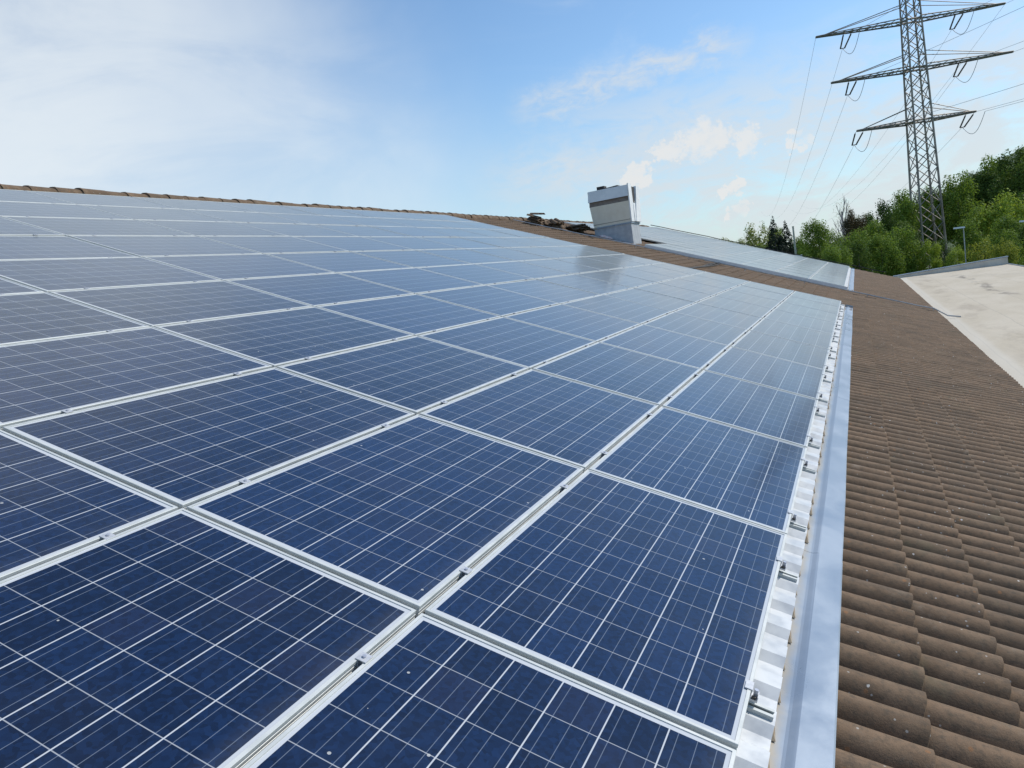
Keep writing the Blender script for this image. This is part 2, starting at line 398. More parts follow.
M['leaf_mid'] = leaf_material('mid_green_leaves', (0.084, 0.135, 0.022), (0.210, 0.309, 0.045), (0.293, 0.411, 0.037))
M['leaf_dark'] = leaf_material('dark_green_leaves', (0.055, 0.093, 0.020), (0.131, 0.201, 0.034), (0.146, 0.224, 0.025))
M['leaf_bright'] = leaf_material('fresh_green_leaves', (0.137, 0.206, 0.028), (0.314, 0.402, 0.055), (0.461, 0.561, 0.049))
M['leaf_yellow'] = leaf_material('yellow_green_leaves', (0.12, 0.18, 0.03), (0.30, 0.34, 0.05), (0.45, 0.45, 0.05))
M['leaf_purple'] = leaf_material('purple_brown_leaves', (0.061, 0.051, 0.025), (0.128, 0.103, 0.049), (0.12, 0.09, 0.04))
M['leaf_conifer'] = leaf_material('conifer_needles', (0.010, 0.020, 0.014), (0.026, 0.044, 0.028), (0.039, 0.065, 0.026))
M['leaf_pale'] = leaf_material('pale_olive_leaves', (0.179, 0.216, 0.062), (0.326, 0.355, 0.105), (0.377, 0.411, 0.099))
M['ground'] = noisy('meadow_ground', (0.045, 0.075, 0.020), (0.090, 0.120, 0.040), 0.15, 0.95)
M['hill'] = noisy('wooded_hill', (0.060, 0.095, 0.045), (0.105, 0.145, 0.070), 0.12, 0.95, bump=1.0)

# ------------------------------------------------------------------ ground and hills
GZ = -7.5


def ground_z(x, y):
    t = max(0.0, min(1.0, (x - 14) / 60.0)) * max(0.0, min(1.0, (y - 70) / 60.0))
    return GZ + 9.0 * t * t * (3 - 2 * t)


gx = [-3000, -1200, -500, -200, -100, -50] + [i * 6.0 for i in range(-6, 20)] + [150, 250, 500, 1200, 3000]
gy = [-600, -100] + [i * 8.0 for i in range(-2, 24)] + [250, 400, 800, 1600, 4000]
gv = [(x, y, ground_z(x, y)) for y in gy for x in gx]
nx = len(gx)
mesh_obj('ground', gv, [(j * nx + i, j * nx + i + 1, (j + 1) * nx + i + 1, (j + 1) * nx + i) for j in range(len(gy) - 1) for i in range(nx - 1)], M['ground'])['kind'] = 'structure'
hv = []; HN, HM = 60, 16
for j in range(HM):
    for i in range(HN):
        x = -60 + 360 * i / (HN - 1); y = 330 + 140 * j / (HM - 1)
        e = math.exp(-((x - 130) / 105.0) ** 2) * sin(pi * min(1, (j + 0.01) / (HM - 1) * 1.0)) ** 0.7
        hv.append((x, y, GZ - 1 + 52 * e + random.uniform(-1, 1) * 1.6 * (1 if 0 < j < HM - 1 else 0)))
mesh_obj('hills', hv, [(j * HN + i, j * HN + i + 1, (j + 1) * HN + i + 1, (j + 1) * HN + i) for j in range(HM - 1) for i in range(HN - 1)], M['hill'], smooth=True)['kind'] = 'structure'

# ------------------------------------------------------------------ tiled building
EAVE, RIDGE = -2.415, 10.78
V0, V1 = -7.0, 41.3
WAVE, COURSE = 0.165, 0.31
HB = -0.172                      # valleys of the tile waves; crests stand 0.038 higher
house = tag(empty('tiled_roof_hall', (0, 0, GZ)), 'long hall with brown corrugated concrete tiles on a low pitched roof under the panels', 'building')


def wave(t):
    t -= math.floor(t)
    c = min(1.0, abs(2 * t - 1) / 0.86)
    return 0.056 * (1 - c ** 2.4) ** 0.85


tv, tf, tone = [], [], []


def tile_area(ulo, uhi, vlo, vhi, nfine, vfine=None, ncoarse=8):
    k0 = int(round((ulo - EAVE) / COURSE)); k1 = int(math.ceil((uhi - EAVE) / COURSE - 1e-6))
    w0 = int(math.floor((vlo - V0) / WAVE)); w1 = int(math.ceil((vhi - V0) / WAVE))
    for k in range(k0, k1):
        u0 = EAVE + k * COURSE; u1 = min(u0 + COURSE + 0.02, RIDGE)
        w = w0
        while w < w1:
            two = 2 - (w % 2) if w == w0 else min(2, w1 - w)   # one tile carries two waves
            n = (nfine if (vfine is None or V0 + w * WAVE < vfine) else ncoarse) * two
            du = random.gauss(0, 0.0025); dh = random.gauss(0, 0.0022); tl = random.gauss(0, 0.002)
            tn = min(1, max(0, random.gauss(0.4, 0.25)))
            base = len(tv)
            rows = ((u0 + du, -0.034), (u0 + du, -0.007), (u0 + du + 0.004, 0.0), (u0 + 0.16, -0.5), (u1, -1.0))
            for ri, (u, dz_) in enumerate(rows):
                for s in range(n + 1):
                    t = s / n * two
                    hh = HB + dh + tl * (t / two - 0.5) + wave(t if t < two else t - 1e-9)
                    if s == 0: hh += 0.004          # side lap lip of the next tile
                    if dz_ <= -0.4: off = 0.023 * (1 - (u - u0) / COURSE)
                    else: off = 0.023 + dz_
                    tv.append(rp(u, V0 + (w + t) * WAVE, hh + off)); tone.append(tn)
            m = n + 1
            for ri in range(4):
                for s in range(n):
                    a = base + ri * m + s
                    tf.append((a, a + m, a + m + 1, a + 1) if False else (a + 1, a + m + 1, a + m, a))
            w += two


tile_area(EAVE, -0.245, V0, V1, 18, 9.0, 10)
tile_area(-0.245, RIDGE, 15.9, 22.9, 8)
tile_area(5.8, RIDGE, 22.9, 26.2, 8)
tile_area(9.9, RIDGE, V0, 15.9, 8)
tile_area(9.9, RIDGE, 26.2, V1, 6)
me_t = mesh_obj('roof_tiles', tv, tf, M['tile'], house, smooth=True, loc=(0, 0, -GZ))
at_ = me_t.data.attributes.new('tile_tone', 'FLOAT', 'POINT'); at_.data.foreach_set('value', tone)
me_t.data.set_sharp_from_angle(angle=radians(38))
# boarded deck below the tiles and the slope on the far side of the ridge
und = MB()
def slab(u0, u1, v0, v1, h):
    und.hexa([rp(u0, v0, h - 0.06), rp(u0, v1, h - 0.06), rp(u1, v1, h - 0.06), rp(u1, v0, h - 0.06), rp(u0, v0, h), rp(u0, v1, h), rp(u1, v1, h), rp(u1, v0, h)])
slab(EAVE + 0.03, RIDGE, V0 + 0.02, V1 - 0.02, -0.235)
und.build('roof_boarding', M['brown_strip'], house, loc=(0, 0, -GZ))
rx = -RIDGE * CT
bk = MB(); rz = RIDGE * ST + HB
bk.hexa([(rx - 12.4, V0, rz - 12.4 * ST / CT - 0.08), (rx, V0, rz - 0.08), (rx, V1, rz - 0.08), (rx - 12.4, V1, rz - 12.4 * ST / CT - 0.08),
         (rx - 12.4, V0, rz - 12.4 * ST / CT), (rx, V0, rz), (rx, V1, rz), (rx - 12.4, V1, rz - 12.4 * ST / CT)])
bk.build('rear_roof_slope', M['tile'], house, loc=(0, 0, -GZ))
# ridge caps: overlapping tapered half rounds
cv, cf = [], []
NC = int((V1 - V0) / 0.40)
for k in range(NC):
    y0 = V0 + k * 0.40; y1 = y0 + 0.44
    jx, jz, yaw = random.gauss(0, 0.008), random.gauss(0, 0.006), random.gauss(0, 0.008)
    b0 = len(cv)
    for y, r, lift in ((y0, 0.142, 0.003), (y0 + 0.035, 0.143, 0.004), (y0 + 0.05, 0.139, 0.002), (y1, 0.132, -0.004)):
        for s in range(11):
            a = radians(-12) + radians(204) * s / 10
            cv.append((rx + jx + cos(a) * r * 1.12 + yaw * (y - y0), y, rz + 0.025 + jz + lift + sin(a) * r * 0.85))
    for ri in range(3):
        for s in range(10): cf.append((b0 + ri * 11 + s, b0 + ri * 11 + s + 1, b0 + (ri + 1) * 11 + s + 1, b0 + (ri + 1) * 11 + s))
    cf.append(tuple(b0 + s for s in range(10, -1, -1)))
caps = mesh_obj('ridge_caps', cv, cf, M['tile'], house, smooth=True, loc=(0, 0, -GZ))
caps.data.set_sharp_from_angle(angle=radians(40))
wl = MB()
ex = -EAVE * CT - 0.25
zt0 = rp(EAVE + 0.28, 0, -0.31).z; zr = rz - 0.30
xb = rx - 12.0; zb = rz - 12.0 * ST / CT - 0.20
sec = [(ex, GZ), (ex, zt0), (rx, zr), (xb, zb), (xb, GZ)]
wv = [(x, V0 + 0.2, z) for x, z in sec] + [(x, V1 - 0.2, z) for x, z in sec]
wl.add(wv, [(4, 3, 2, 1, 0), (5, 6, 7, 8, 9)] + [(i, (i + 1) % 5, 5 + (i + 1) % 5, 5 + i) for i in range(5)])
wl.build('wall', M['wall'], house, loc=(0, 0, -GZ))
# verge boards at the gable
for y0 in (V0 - 0.02, V1):
    vb = MB(); vb.hexa([rp(EAVE, y0, -0.30), rp(EAVE, y0 + 0.02, -0.30), rp(RIDGE, y0 + 0.02, -0.30), rp(RIDGE, y0, -0.30),
             rp(EAVE, y0, -0.11), rp(EAVE, y0 + 0.02, -0.11), rp(RIDGE, y0 + 0.02, -0.11), rp(RIDGE, y0, -0.11)])
    vb.build('verge_board', M['brown_strip'], house, loc=(0, 0, -GZ))

# ------------------------------------------------------------------ annex with flat roof
AX0, AX1, AY0, AY1, AZ = 2.02, 7.45, -7.0, 45.3, -1.16
annex = tag(empty('flat_roof_annex', (0, 0, GZ)), 'low annex with pale stained flat roof beside the brown tiled eave', 'building')
MB().box(AX0 + 0.1, AX1 - 0.12, AY0, AY1 - 0.1, GZ, AZ - 0.12).build('wall', M['wall'], annex, loc=(0, 0, -GZ))
MB().box(AX0, AX1, AY0 - 0.1, AY1, AZ - 0.118, AZ).build('roof_deck', M['deck'], annex, loc=(0, 0, -GZ))
MB().box(AX1 + 0.002, AX1 + 0.05, AY0 - 0.1, AY1 + 0.26, AZ - 0.20, AZ + 0.035).build('edge_trim', M['flash'], annex, loc=(0, 0, -GZ))
p0, p1 = AZ + 0.10, AZ + 0.37
pw = MB().hexa([(AX0 + 0.1, AY1 + 0.002, AZ - 0.3), (AX1, AY1 + 0.002, AZ - 0.3), (AX1, AY1 + 0.24, AZ - 0.3), (AX0 + 0.1, AY1 + 0.24, AZ - 0.3),
                (AX0 + 0.1, AY1 + 0.002, p0), (AX1, AY1 + 0.002, p1), (AX1, AY1 + 0.24, p1), (AX0 + 0.1, AY1 + 0.24, p0)])
pp = pw.build('parapet', M['concrete'], annex, loc=(0, 0, -GZ))
MB().hexa([(AX0 + 0.06, AY1 - 0.04, p0 + .002), (AX1 + 0.03, AY1 - 0.04, p1 + .002), (AX1 + 0.03, AY1 + 0.29, p1 + .002), (AX0 + 0.06, AY1 + 0.29, p0 + .002),
           (AX0 + 0.06, AY1 - 0.04, p0 + .05), (AX1 + 0.03, AY1 - 0.04, p1 + .05), (AX1 + 0.03, AY1 + 0.29, p1 + .05), (AX0 + 0.06, AY1 + 0.29, p0 + .05)]).build('coping', M['flash'], pp)

# ------------------------------------------------------------------ ribbed metal sheet under the arrays, and the flashing strips
RIB = 0.207


def ribbed_roof(name, v0, v1, urange, label, railrows):
    root = tag(empty(name, rp(0, v0, 0), (0, TH, 0)), label, 'roof sheeting', None)
    L = v1 - v0; vs, fs = [], []
    prof = []; y = 0.0
    while y < L - 0.02:
        prof += [(y, -0.088), (y + 0.052, -0.088), (y + 0.090, -0.064), (y + 0.166, -0.064), (y + 0.204, -0.088)]
        y += RIB
    prof = [(a, b) for a, b in prof if a <= L]
    for (ya, za) in prof:
        for x, dz_ in ((-urange[1], 0), (0.080, 0), (0.080, -0.0025)): vs.append((x, ya, za + dz_))
    n = len(prof)
    for i in range(n - 1):
        for k in range(2): fs.append((i * 3 + k, i * 3 + k + 1, (i + 1) * 3 + k + 1, (i + 1) * 3 + k))
    mesh_obj('ribbed_sheet', vs, fs, M['sheet'], root)
    fm = MB()                # brown wedges standing in for shadow and dirt under the rib ends
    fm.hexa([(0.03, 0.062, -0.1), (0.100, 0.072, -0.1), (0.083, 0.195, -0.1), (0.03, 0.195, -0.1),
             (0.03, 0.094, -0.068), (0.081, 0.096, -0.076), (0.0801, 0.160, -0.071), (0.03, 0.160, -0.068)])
    fsrc = fm.build('rib_end_shadow_dirt', M['shadow_dirt'], root); y = RIB
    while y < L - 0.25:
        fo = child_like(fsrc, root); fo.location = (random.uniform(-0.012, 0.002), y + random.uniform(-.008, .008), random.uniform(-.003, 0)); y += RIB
    for yc in railrows:      # short rails screwed to the ribs under the end clamps
        r = MB(); a = round((yc - v0 - 0.128) / RIB) * RIB + 0.128
        r.box(-0.30, 0.072, a - 0.021, a - 0.017, -0.0645, -0.050); r.box(-0.30, 0.072, a + 0.017, a + 0.021, -0.0645, -0.050)
        r.box(-0.30, 0.072, a - 0.0169, a + 0.0169, -0.0645, -0.061)
        r.box(-0.30, 0.072, a + 0.008, a + 0.0169, -0.0535, -0.050); r.box(-0.30, 0.072, a - 0.0169, a - 0.008, -0.0535, -0.050)
        r.build('mounting_rail', M['alu'], root)
    if not railrows:
        MB().box(-urange[1], 0.08, -0.012, -0.008, -0.125, -0.004).build('edge_strip', M['white_metal'], root)
    return root


def flashing(name, v0, v1, label):
    prof = [(-0.25, -0.100), (0.118, -0.107), (0.128, -0.105), (0.146, -0.097), (0.154, -0.095), (0.256, -0.100), (0.262, -0.103), (0.264, -0.142), (0.261, -0.142), (0.258, -0.107), (0.154, -0.099), (0.126, -0.110), (-0.25, -0.104)]
    root = tag(empty(name, rp(0, v0, 0), (0, TH, 0)), label, 'flashing')
    segs = []; y = 0.0; L = v1 - v0
    while y < L - 0.01:
        e = min(y + 4.0, L); mb = MB()
        ys = [y + 0.001 + (e - y - 0.002) * k / 4 for k in range(5)]
        jit = [random.gauss(0, 0.0016) for _ in ys]; lift = 0.0004 * (len(segs) % 2)
        vs = [(x + (j if x > 0.25 else 0), yy, z + lift + (j if x > 0.15 else 0)) for yy, j in zip(ys, jit) for x, z in prof]
        n = len(prof)
        fs = [(i * n + k, (i + 1) * n + k, (i + 1) * n + (k + 1) % n, i * n + (k + 1) % n) for i in range(4) for k in range(n)]
        fs += [tuple(range(n)), tuple(4 * n + k for k in range(n - 1, -1, -1))]
        mb.add(vs, fs); segs.append(mb.build('strip_length', M['flash'], root)); y = e
    cap = MB().box(0.095, 0.258, L + 0.001, L + 0.004, -0.13, -0.060); cap.build('end_cap', M['flash'], root)
    MB().tube([(0.16, L - 0.12, -0.088), (0.16, L - 0.12, -0.076)], 0.014, 8).build('screw', M['bolt'], root)
    return root


N_I, J0, J1 = 10, -1, 10
PI_, PJ = 1.012, 1.6543
A2V = 22.4
clampv = [j * PJ + o for j in range(J0, J1) for o in (0.31, 1.34)]
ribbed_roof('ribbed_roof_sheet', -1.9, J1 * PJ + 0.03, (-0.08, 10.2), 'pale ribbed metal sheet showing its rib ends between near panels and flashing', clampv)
flashing('flashing_strip', -2.2, J1 * PJ + 0.05, 'blue grey metal flashing strip running along the near array beside brown tiles')
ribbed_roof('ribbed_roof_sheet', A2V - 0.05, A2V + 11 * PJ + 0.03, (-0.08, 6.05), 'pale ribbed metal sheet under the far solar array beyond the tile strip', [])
flashing('flashing_strip', A2V - 0.08, A2V + 11 * PJ + 0.05, 'short looking pale flashing strip along the right end of the far array')

# ------------------------------------------------------------------ solar panels
def build_panel_meshes():
    prof = [(0.028, -0.040), (0.0, -0.040), (0.0, -0.0290), (0.0022, -0.0280), (0.0022, -0.0245), (0.0, -0.0235), (0.0, -0.0160), (0.0022, -0.0150),
            (0.0022, -0.0120), (0.0, -0.0110), (0.0, -0.0012), (0.0012, 0.0), (0.0110, 0.0), (0.0115, -0.0030), (0.0115, -0.012)]
    vs, fs = [], []
    for d, z in prof: vs += [(d, d, z), (PW - d, d, z), (PW - d, PL - d, z), (d, PL - d, z)]
    for i in range(len(prof) - 1):
        for k in range(4): fs.append((i * 4 + k, i * 4 + (k + 1) % 4, (i + 1) * 4 + (k + 1) % 4, (i + 1) * 4 + k))
    frame = mesh_obj('frame', vs, fs, M['alu'])
    e = 0.0116; s = MB().box(e, PW - e, e, PL - e, -0.0080, -0.0028)
    sheet = s.build('cell_sheet', M['cells'])
    me = sheet.data; me.materials.append(M['back'])
    for p in me.polygons:
        if p.normal.z < 0.5: p.material_index = 1
    mc = MB()                                              # mid clamp: open U channel with flanges over both frames
    mc.box(-0.0175, 0.0175, -0.017, 0.020, 0.0005, 0.0034)
    mc.box(-0.0088, -0.0064, -0.017, 0.020, -0.022, 0.0004); mc.box(0.0064, 0.0088, -0.017, 0.020, -0.022, 0.0004)
    mc.box(-0.0063, 0.0063, -0.017, 0.020, -0.022, -0.0195)
    mid_c = mc.build('mid_clamp', M['clamp'])
    bolt = MB().tube([(0, 0.002, -0.019), (0, 0.002, 0.0085)], 0.0062, 8).build('bolt', M['bolt'])
    ec = MB()                                              # end clamp: Z bracket
    ec.box(-0.020, 0.0015, -0.022, 0.022, 0.0005, 0.0034); ec.box(0.0016, 0.0040, -0.022, 0.022, -0.037, 0.0034)
    ec.box(0.0041, 0.026, -0.018, 0.018, -0.037, -0.030); ec.box(0.0235, 0.026, -0.018, 0.018, -0.0299, -0.018)
    end_c = ec.build('end_clamp', M['clamp'])
    ebolt = MB().tube([(0.016, 0, -0.034), (0.016, 0, -0.004)], 0.0070, 8).build('bolt', M['bolt'])
    dark = MB().box(0.006, 0.020, -0.0175, -0.009, -0.0298, -0.022).build('pocket_shade', M['dark_gap'])  # dark block standing in for the shadow in the clamp pocket
    return frame, sheet, mid_c, bolt, end_c, ebolt, dark


SRC = build_panel_meshes()
ORD = ['first', 'second', 'third', 'fourth', 'fifth', 'sixth', 'seventh', 'eighth', 'ninth', 'tenth', 'eleventh']
first_use = {}


def part(src, parent, loc=(0, 0, 0)):
    if src not in first_use: first_use[src] = 1; o = src
    else: o = src.copy(); COL.objects.link(o)
    o.parent = parent; o.location = loc
    return o


def panel(i, v, label, group, clamps, sag=0.0, far=False):
    jit = 0.0014 if not far else 0.0014
    root = empty('solar_panel', rp((i + 1) * PI_ - 0.01, v + 0.01, sag), (random.gauss(0, jit), TH + random.gauss(0, jit), 0))
    tag(root, label, 'solar panel', group)
    part(SRC[0], root); part(SRC[1], root)
    if clamps:
        for yo in (0.30, 1.33):
            yo += random.gauss(0, 0.004)
            if i == 0:
                c = part(SRC[4], root, (PW, yo, 0)); part(SRC[5], c); part(SRC[6], c)
            else:
                c = part(SRC[2], root, (PW + 0.010, yo, 0)); part(SRC[3], c)
    return root


for j in range(J0, J1):
    for i in range(N_I):
        panel(i, j * PJ, 'blue solar panel of near array, %s column from flashing, %s row from front' % (ORD[i], ORD[j - J0]),
              'solar panels of the near array', True)
for j in range(11):
    for i in range(N_I):
        if j < 2 and i >= 6: continue            # left free round the ventilator
        panel(i, A2V + j * PJ, 'pale solar panel of far array, %s column from flashing, %s row from front' % (ORD[i], ORD[j]),
              'solar panels of the far array', False, 0.0, True)

# ------------------------------------------------------------------ roof ventilator
VU0, VU1, VV0, VV1 = 6.62, 7.97, 23.0, 24.05
bx0, bx1 = -VU1 * CT, -VU0 * CT
zl, zr_ = rp(VU1, 0, -0.14).z, rp(VU0, 0, -0.14).z
zc = zr_ + 0.70
vent = tag(empty('roof_ventilator', (bx0, VV0, zr_)), 'boxy white and beige metal roof ventilator standing on the tiles beyond near array', 'ventilator')
LV = Vector((-bx0, -VV0, -zr_))
def vbuild(mb, name, m, parent=vent, own=True):
    if own: mb.xf(Matrix.Translation(LV))
    return mb.build(name, m, parent)
wx = bx1 - bx0; dyv = VV1 - VV0
vbuild(MB().hexa([(bx0, VV0, zl - 0.1), (bx1, VV0, zr_ - 0.1), (bx1, VV1, zr_ - 0.1), (bx0, VV1, zl - 0.1), (bx0, VV0, zc), (bx1, VV0, zc), (bx1, VV1, zc), (bx0, VV1, zc)]), 'curb', M['zinc'])
vbuild(MB().box(bx0 - 0.03, bx1 + 0.03, VV0 - 0.03, VV1 + 0.03, zc + 0.001, zc + 0.045), 'curb_trim', M['flash'])
bd = MB()
b0, b1 = zc + 0.046, zc + 0.73
fl = 0.05
bd.hexa([(bx0 - 0.0, VV0, b0), (bx1, VV0, b0), (bx1, VV1, b0), (bx0, VV1, b0), (bx0 - 0.05, VV0 - fl, b1), (bx1 + 0.03, VV0 - fl, b1), (bx1 + 0.08, VV1 + 0.05, b1), (bx0 - 0.05, VV1 + 0.05, b1)])
body = vbuild(bd, 'body', M['beige_metal'])
sm = MB().box(bx0 - 0.012, bx1 + 0.012, VV0 - 0.012, VV1 + 0.012, zc + 0.13, zc + 0.145)
vbuild(sm, 'seam', M['brown_strip'], body)
fsm = MB()
for q in (0.33, 0.67):
    xq = bx0 + (bx1 - bx0) * q; xt = bx0 - 0.05 + (bx1 + 0.03 - bx0 + 0.05) * q
    fsm.hexa([(xq - .008, VV0 - .012, b0 + .12), (xq + .008, VV0 - .012, b0 + .12), (xq + .008, VV0 + .02, b0 + .12), (xq - .008, VV0 + .02, b0 + .12),
              (xt - .008, VV0 - fl - .012, b1 - .003), (xt + .008, VV0 - fl - .012, b1 - .003), (xt + .008, VV0 - fl + .02, b1 - .003), (xt - .008, VV0 - fl + .02, b1 - .003)])
    vbuild(fsm, 'folded_seam', M['beige_metal'], body); fsm = MB()
rc = MB()
z2 = b1 + 0.15
rc.hexa([(bx0 - 0.06, VV0 - 0.04, b1 + .001), (bx1 + 0.01, VV0 - 0.04, b1 + .001), (bx1 + 0.01, VV1, b1 + .001), (bx0 - 0.06, VV1, b1 + .001),
         (bx0 - 0.05, VV0 - 0.02, z2), (bx1 + 0.01, VV0 - 0.02, z2), (bx1 + 0.01, VV1, z2), (bx0 - 0.05, VV1, z2)])
vbuild(rc, 'brown_band', M['brown_strip'])
hd = MB(); z3 = z2 + 0.36
t_ = 0.02
X0, X1, Y0, Y1 = bx0 - 0.07, bx1 + 0.035, VV0 - 0.10, VV1 + 0.10
hd.hexa([(X0, Y0, z2 + .001), (X1, Y0, z2 + .001), (X1, Y0 + t_, z2 + .001), (X0, Y0 + t_, z2 + .001), (X0 + .03, Y0 + .05, z3), (X1, Y0 + .05, z3), (X1, Y0 + .05 + t_, z3), (X0 + .03, Y0 + .05 + t_, z3)])
hd.box(X0 + 0.002, X0 + t_, Y0 + 0.08, Y1 - t_, z2 + .001, z3)
hd.box(X0 + 0.02, X1 - t_, Y1 - t_ + .001, Y1, z2 + .001, z3)
vbuild(hd, 'hood', M['white_metal'])
# right cheek, white sheets either side of a dark louvre slot
ck = MB()
ck.hexa([(bx1 + .004, VV0 - 0.02, b0 + .01), (bx1 + .045, VV0 - 0.02, b0 + .01), (bx1 + .045, VV0 + 0.42, b0 + .01), (bx1 + .004, VV0 + 0.42, b0 + .01),
         (bx1 + .037, VV0 - 0.07, z3 + 0.04), (bx1 + .075, VV0 - 0.07, z3 + 0.04), (bx1 + .075, VV0 + 0.30, z3 + 0.04), (bx1 + .037, VV0 + 0.30, z3 + 0.04)])
ck.hexa([(bx1 + .004, VV0 + 0.43, b0 + .01), (bx1 + .085, VV0 + 0.43, b0 + .01), (bx1 + .085, VV1 + .01, b0 + .01), (bx1 + .004, VV1 + .01, b0 + .01),
         (bx1 + .037, VV0 + 0.72, z3 - 0.02), (bx1 + .125, VV0 + 0.72, z3 - 0.02), (bx1 + .125, VV1 + .06, z3 - 0.02), (bx1 + .037, VV1 + .06, z3 - 0.02)])
ck.box(bx1 + .038, bx1 + .07, VV0 + 0.34, VV0 + 0.70, b0 + .02, b0 + 0.62)
vbuild(ck, 'cheek_panel', M['white_metal'])
vbuild(MB().box(bx1 + .0365, bx1 + .055, VV0 + 0.31, VV0 + 0.71, b0 + 0.625, z3 - 0.04), 'louvre_slot', M['dark_gap'])
vbuild(MB().box(X0 + .05, X1 - .03, VV0 + .0, VV1 + .0, z2 + .002, z3 - .05), 'inner_duct', M['dark_gap'])
ld = MB(); ld.hexa([(X0 + .12, VV0 + .05, z3 - .02), (X1 - .35, VV0 + .05, z3 + .02), (X1 - .35, VV1, z3 + .02), (X0 + .12, VV1, z3 - .02),
                    (X0 + .12, VV0 + .05, z3 + .0), (X1 - .35, VV0 + .05, z3 + .055), (X1 - .35, VV1, z3 + .055), (X0 + .12, VV1, z3 + .0)])
ld.box(X0 + .30, X0 + .55, VV0 + .1, VV0 + .4, z3 + .02, z3 + .12)
vbuild(ld, 'top_flap', M['dark_gap'])
ap = MB(); q0, q1 = VU0 - 0.10, VU1 + 0.05
ap.hexa([rp(q0, VV0 - 0.30, -0.112), rp(q0, VV0 - 0.002, -0.112), rp(q1, VV0 - 0.002, -0.112), rp(q1, VV0 - 0.30, -0.112), rp(q0, VV0 - 0.30, -0.106), rp(q0, VV0 - 0.002, -0.098), rp(q1, VV0 - 0.002, -0.098), rp(q1, VV0 - 0.30, -0.106)])
vbuild(ap, 'apron_flashing', M['zinc'])

# ------------------------------------------------------------------ loose tiles, scraps, conductors
def loose_tile_mesh():
    vs, fs = [], []; n = 16
    for side in (0, -0.014):
        for x in (0, 0.21, 0.42):
            for s in range(n + 1): vs.append((x, s / n * 0.33, wave(s / n * 2 - 1e-6) * 0.8 + side))
    m = n + 1
    for k in range(2):
        for s in range(n):
            a = k * m + s; fs.append((a, a + m, a + m + 1, a + 1)); b = a + 3 * m; fs.append((b + 1, b + m + 1, b + m, b))
    for s in range(n):
        fs.append((s + 1, s, 3 * m + s)[::-1] + ()) if False else fs.append((s, s + 1, 3 * m + s + 1, 3 * m + s))
        fs.append((2 * m + s + 1, 2 * m + s, 5 * m + s, 5 * m + s + 1))
    for k in range(2):
        fs.append((k * m, 3 * m + k * m, 4 * m + k * m, (k + 1) * m)); e = n
        fs.append((k * m + e, (k + 1) * m + e, 4 * m + k * m + e, 3 * m + k * m + e))
    return mesh_obj('loose_roof_tile', vs, fs, M['tile'])


lt = loose_tile_mesh(); used = False
def heap(spots, label, group):
    global used
    for (u, v, h, rx_, ry_, rz_) in spots:
        o = lt if not used else lt.copy()
        if used: COL.objects.link(o)
        used = True
        o.location = rp(u, v, h); o.rotation_euler = (rx_, TH + ry_, rz_); tag(o, label, 'roof tile', group)
s1 = []
for k in range(9):
    s1.append((9.95 + random.gauss(0, .10), 21.9 + random.gauss(0, .09), -0.08 + 0.036 * k, random.gauss(0, .06), random.gauss(0, .10), random.gauss(0, .25)))
for k in range(10):
    s1.append((9.50 - 0.035 * k + random.gauss(0, .08), 22.15 + random.gauss(0, .25), -0.08 + 0.042 * (k % 6), random.gauss(0, .15), random.gauss(0, .2), random.gauss(0, .5)))
heap(s1, 'brown loose roof tile in the taller heap near the ridge', 'loose tiles of the taller heap')
s2 = []
for k in range(16):
    s2.append((9.25 - 0.045 * k + random.gauss(0, .05), 22.7 + random.gauss(0, .16), -0.08 + 0.040 * (k % 4), random.gauss(0, .25), random.gauss(0, .3), random.gauss(0, .7)))
heap(s2, 'brown loose roof tile in the low heap beside the ventilator', 'loose tiles of the low heap')


def scrap(name, u, v, size, m, label, cat, hmax):
    n = 7; vs = []
    rr = random.Random(int(u * 100))
    for j in range(n):
        for i in range(n):
            e = min(i, n - 1 - i, j, n - 1 - j)
            vs.append((size * (i / (n - 1) - .5) + rr.gauss(0, .02) * size, size * (j / (n - 1) - .5) * 0.8 + rr.gauss(0, .02) * size, (rr.uniform(0.3, 1) * hmax if e > 0 else 0.012)))
    top = len(vs); vs += [(x, y, z - 0.008) for x, y, z in vs]
    fs = []
    for j in range(n - 1):
        for i in range(n - 1):
            a = j * n + i; fs.append((a, a + 1, a + n + 1, a + n)); fs.append((top + a + n, top + a + n + 1, top + a + 1, top + a))
    o = mesh_obj(name, vs, fs, m, smooth=True, loc=rp(u, v, -0.10)); o.rotation_euler = (0, TH, rr.uniform(0, 2))
    return tag(o, label, cat)


scrap('plastic_scrap', 9.35, 23.2, 0.75, M['foil'], 'crumpled white plastic sheet between the two heaps of loose tiles', 'plastic sheet', 0.14)
scrap('plastic_scrap', 8.75, 22.95, 0.5, M['foil'], 'small white plastic scrap at the left foot of the ventilator', 'plastic sheet', 0.10)
scrap('cloth_rag', 7.45, 22.62, 0.50, M['rag'], 'pinkish white rag lying in front of the ventilator curb', 'rag', 0.10)


def conductor(name, pts, r, m, label, cat, hold=True):
    root = tag(empty(name, pts[0]), label, cat)
    o = Vector(pts[0]); MB().tube([Vector(p) - o for p in pts], r, 6).build('wire', m, root)
    if hold:
        for k in range(2, len(pts) - 1, 4):
            p = Vector(pts[k]) - o; d = Vector((ST, 0, CT))
            MB().tube([p - d * 0.085, p], 0.012, 6).build('holder', M['cable'], root)
    return root


